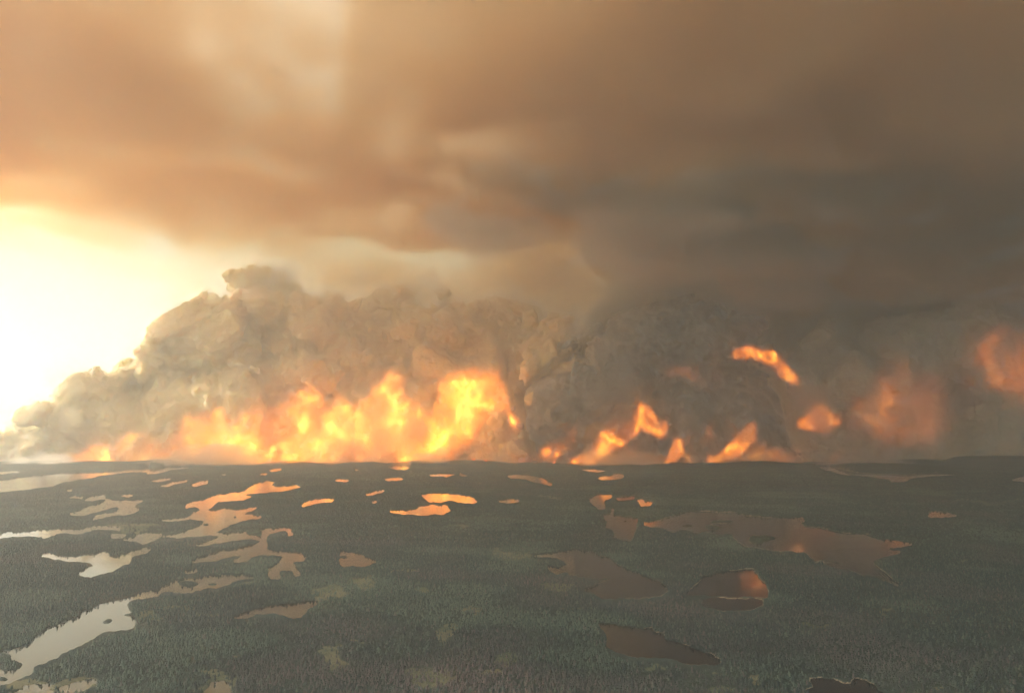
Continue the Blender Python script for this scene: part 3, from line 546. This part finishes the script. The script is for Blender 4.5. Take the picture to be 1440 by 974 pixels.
# --- tiny spot fires on the ground along the front: ragged tongues of flame
m, t, out = new_mat('spot_flame'); em = t.nodes.new('ShaderNodeEmission'); g = t.nodes.new('ShaderNodeNewGeometry'); sx = t.nodes.new('ShaderNodeSeparateXYZ'); cr = t.nodes.new('ShaderNodeValToRGB'); mr = t.nodes.new('ShaderNodeMapRange')
mr.inputs[1].default_value = 2; mr.inputs[2].default_value = 26; t.links.new(g.outputs['Position'], sx.inputs[0]); t.links.new(sx.outputs[2], mr.inputs[0]); t.links.new(mr.outputs[0], cr.inputs[0])
cr.color_ramp.elements[0].color = (1, .42, .16, 1); cr.color_ramp.elements[1].color = (1, .13, .03, 1); em.inputs[1].default_value = .8
t.links.new(cr.outputs[0], em.inputs[0]); t.links.new(em.outputs[0], out.inputs[0]); M_spot = m; m.cycles.emission_sampling = 'NONE'
ORD = ('first', 'second', 'third', 'fourth', 'fifth', 'sixth', 'seventh', 'eighth', 'ninth', 'tenth')
for i, (x, w_) in enumerate(((666, 3), (683, 3), (779, 3.5), (835, 3), (858, 2.5), (907, 4), (922, 9), (951, 6), (959, 4), (973, 4))):
    rk = np.random.default_rng(70 + i); gx_, gy_ = ground_np(np.array([float(x)]), np.array([652.5])); gz = float(land_z(gx_, gy_)[0]); v, f = [], []
    k = max(2, int(w_ * .8)); wid = w_ / F * float(gy_[0])
    for j in range(k):
        cx, h, r0 = (j + .5) / k * wid - wid / 2 + rk.normal(0, 2), rk.uniform(10, 24), wid / k * rk.uniform(.5, .9); lean = rk.normal(0, 4); o = len(v)
        prof = ((0, .7), (.2, 1), (.45, .75), (.75, .35))
        for zf, rf in prof:
            for q in range(7): a = q * 6.2832 / 7; v.append((cx + lean * zf ** 2 + r0 * rf * math.cos(a) * rk.uniform(.8, 1.2), r0 * rf * math.sin(a), zf * h - 1))
        v.append((cx + lean, 0, h)); tip = len(v) - 1
        for l_ in range(3): f += [(o + l_ * 7 + q, o + l_ * 7 + (q + 1) % 7, o + (l_ + 1) * 7 + (q + 1) % 7, o + (l_ + 1) * 7 + q) for q in range(7)]
        f += [(o + 21 + q, o + 21 + (q + 1) % 7, tip) for q in range(7)]
    me = bpy.data.meshes.new('spot_fire'); me.from_pydata(v, [], f); me.materials.append(M_spot); o = link('spot_fire', me); o.location = (float(gx_[0]), float(gy_[0]), gz + 2)
    tag(o, f'tiny red spot fire under the smoke, {ORD[i]} of ten from the flame wall', 'fire', 'spot fires along the front')
# ------------------------------------------------------------------ the hazy air between the camera and the fire
HAZE = 0.00008
m, t, out = new_mat('hazy_air'); pv = t.nodes.new('ShaderNodeVolumePrincipled')
pv.inputs['Color'].default_value = (.74, .83, .92, 1); pv.inputs['Density'].default_value = HAZE; pv.inputs['Anisotropy'].default_value = .4
t.links.new(pv.outputs[0], out.inputs['Volume'])
hx, hy0, hy1, hz0, hz1 = 210000., -61000., 130000., -40., 4000.
v = [(x, y, z) for z in (hz0, hz1) for y in (hy0, hy1) for x in (-hx, hx)]
me = bpy.data.meshes.new('haze'); me.from_pydata(v, [], [(0, 2, 3, 1), (4, 5, 7, 6), (0, 1, 5, 4), (2, 6, 7, 3), (0, 4, 6, 2), (1, 3, 7, 5)]); me.materials.append(m)
tag(link('haze', me), 'thin bluish haze filling the air over the forest', 'haze', kind='stuff')
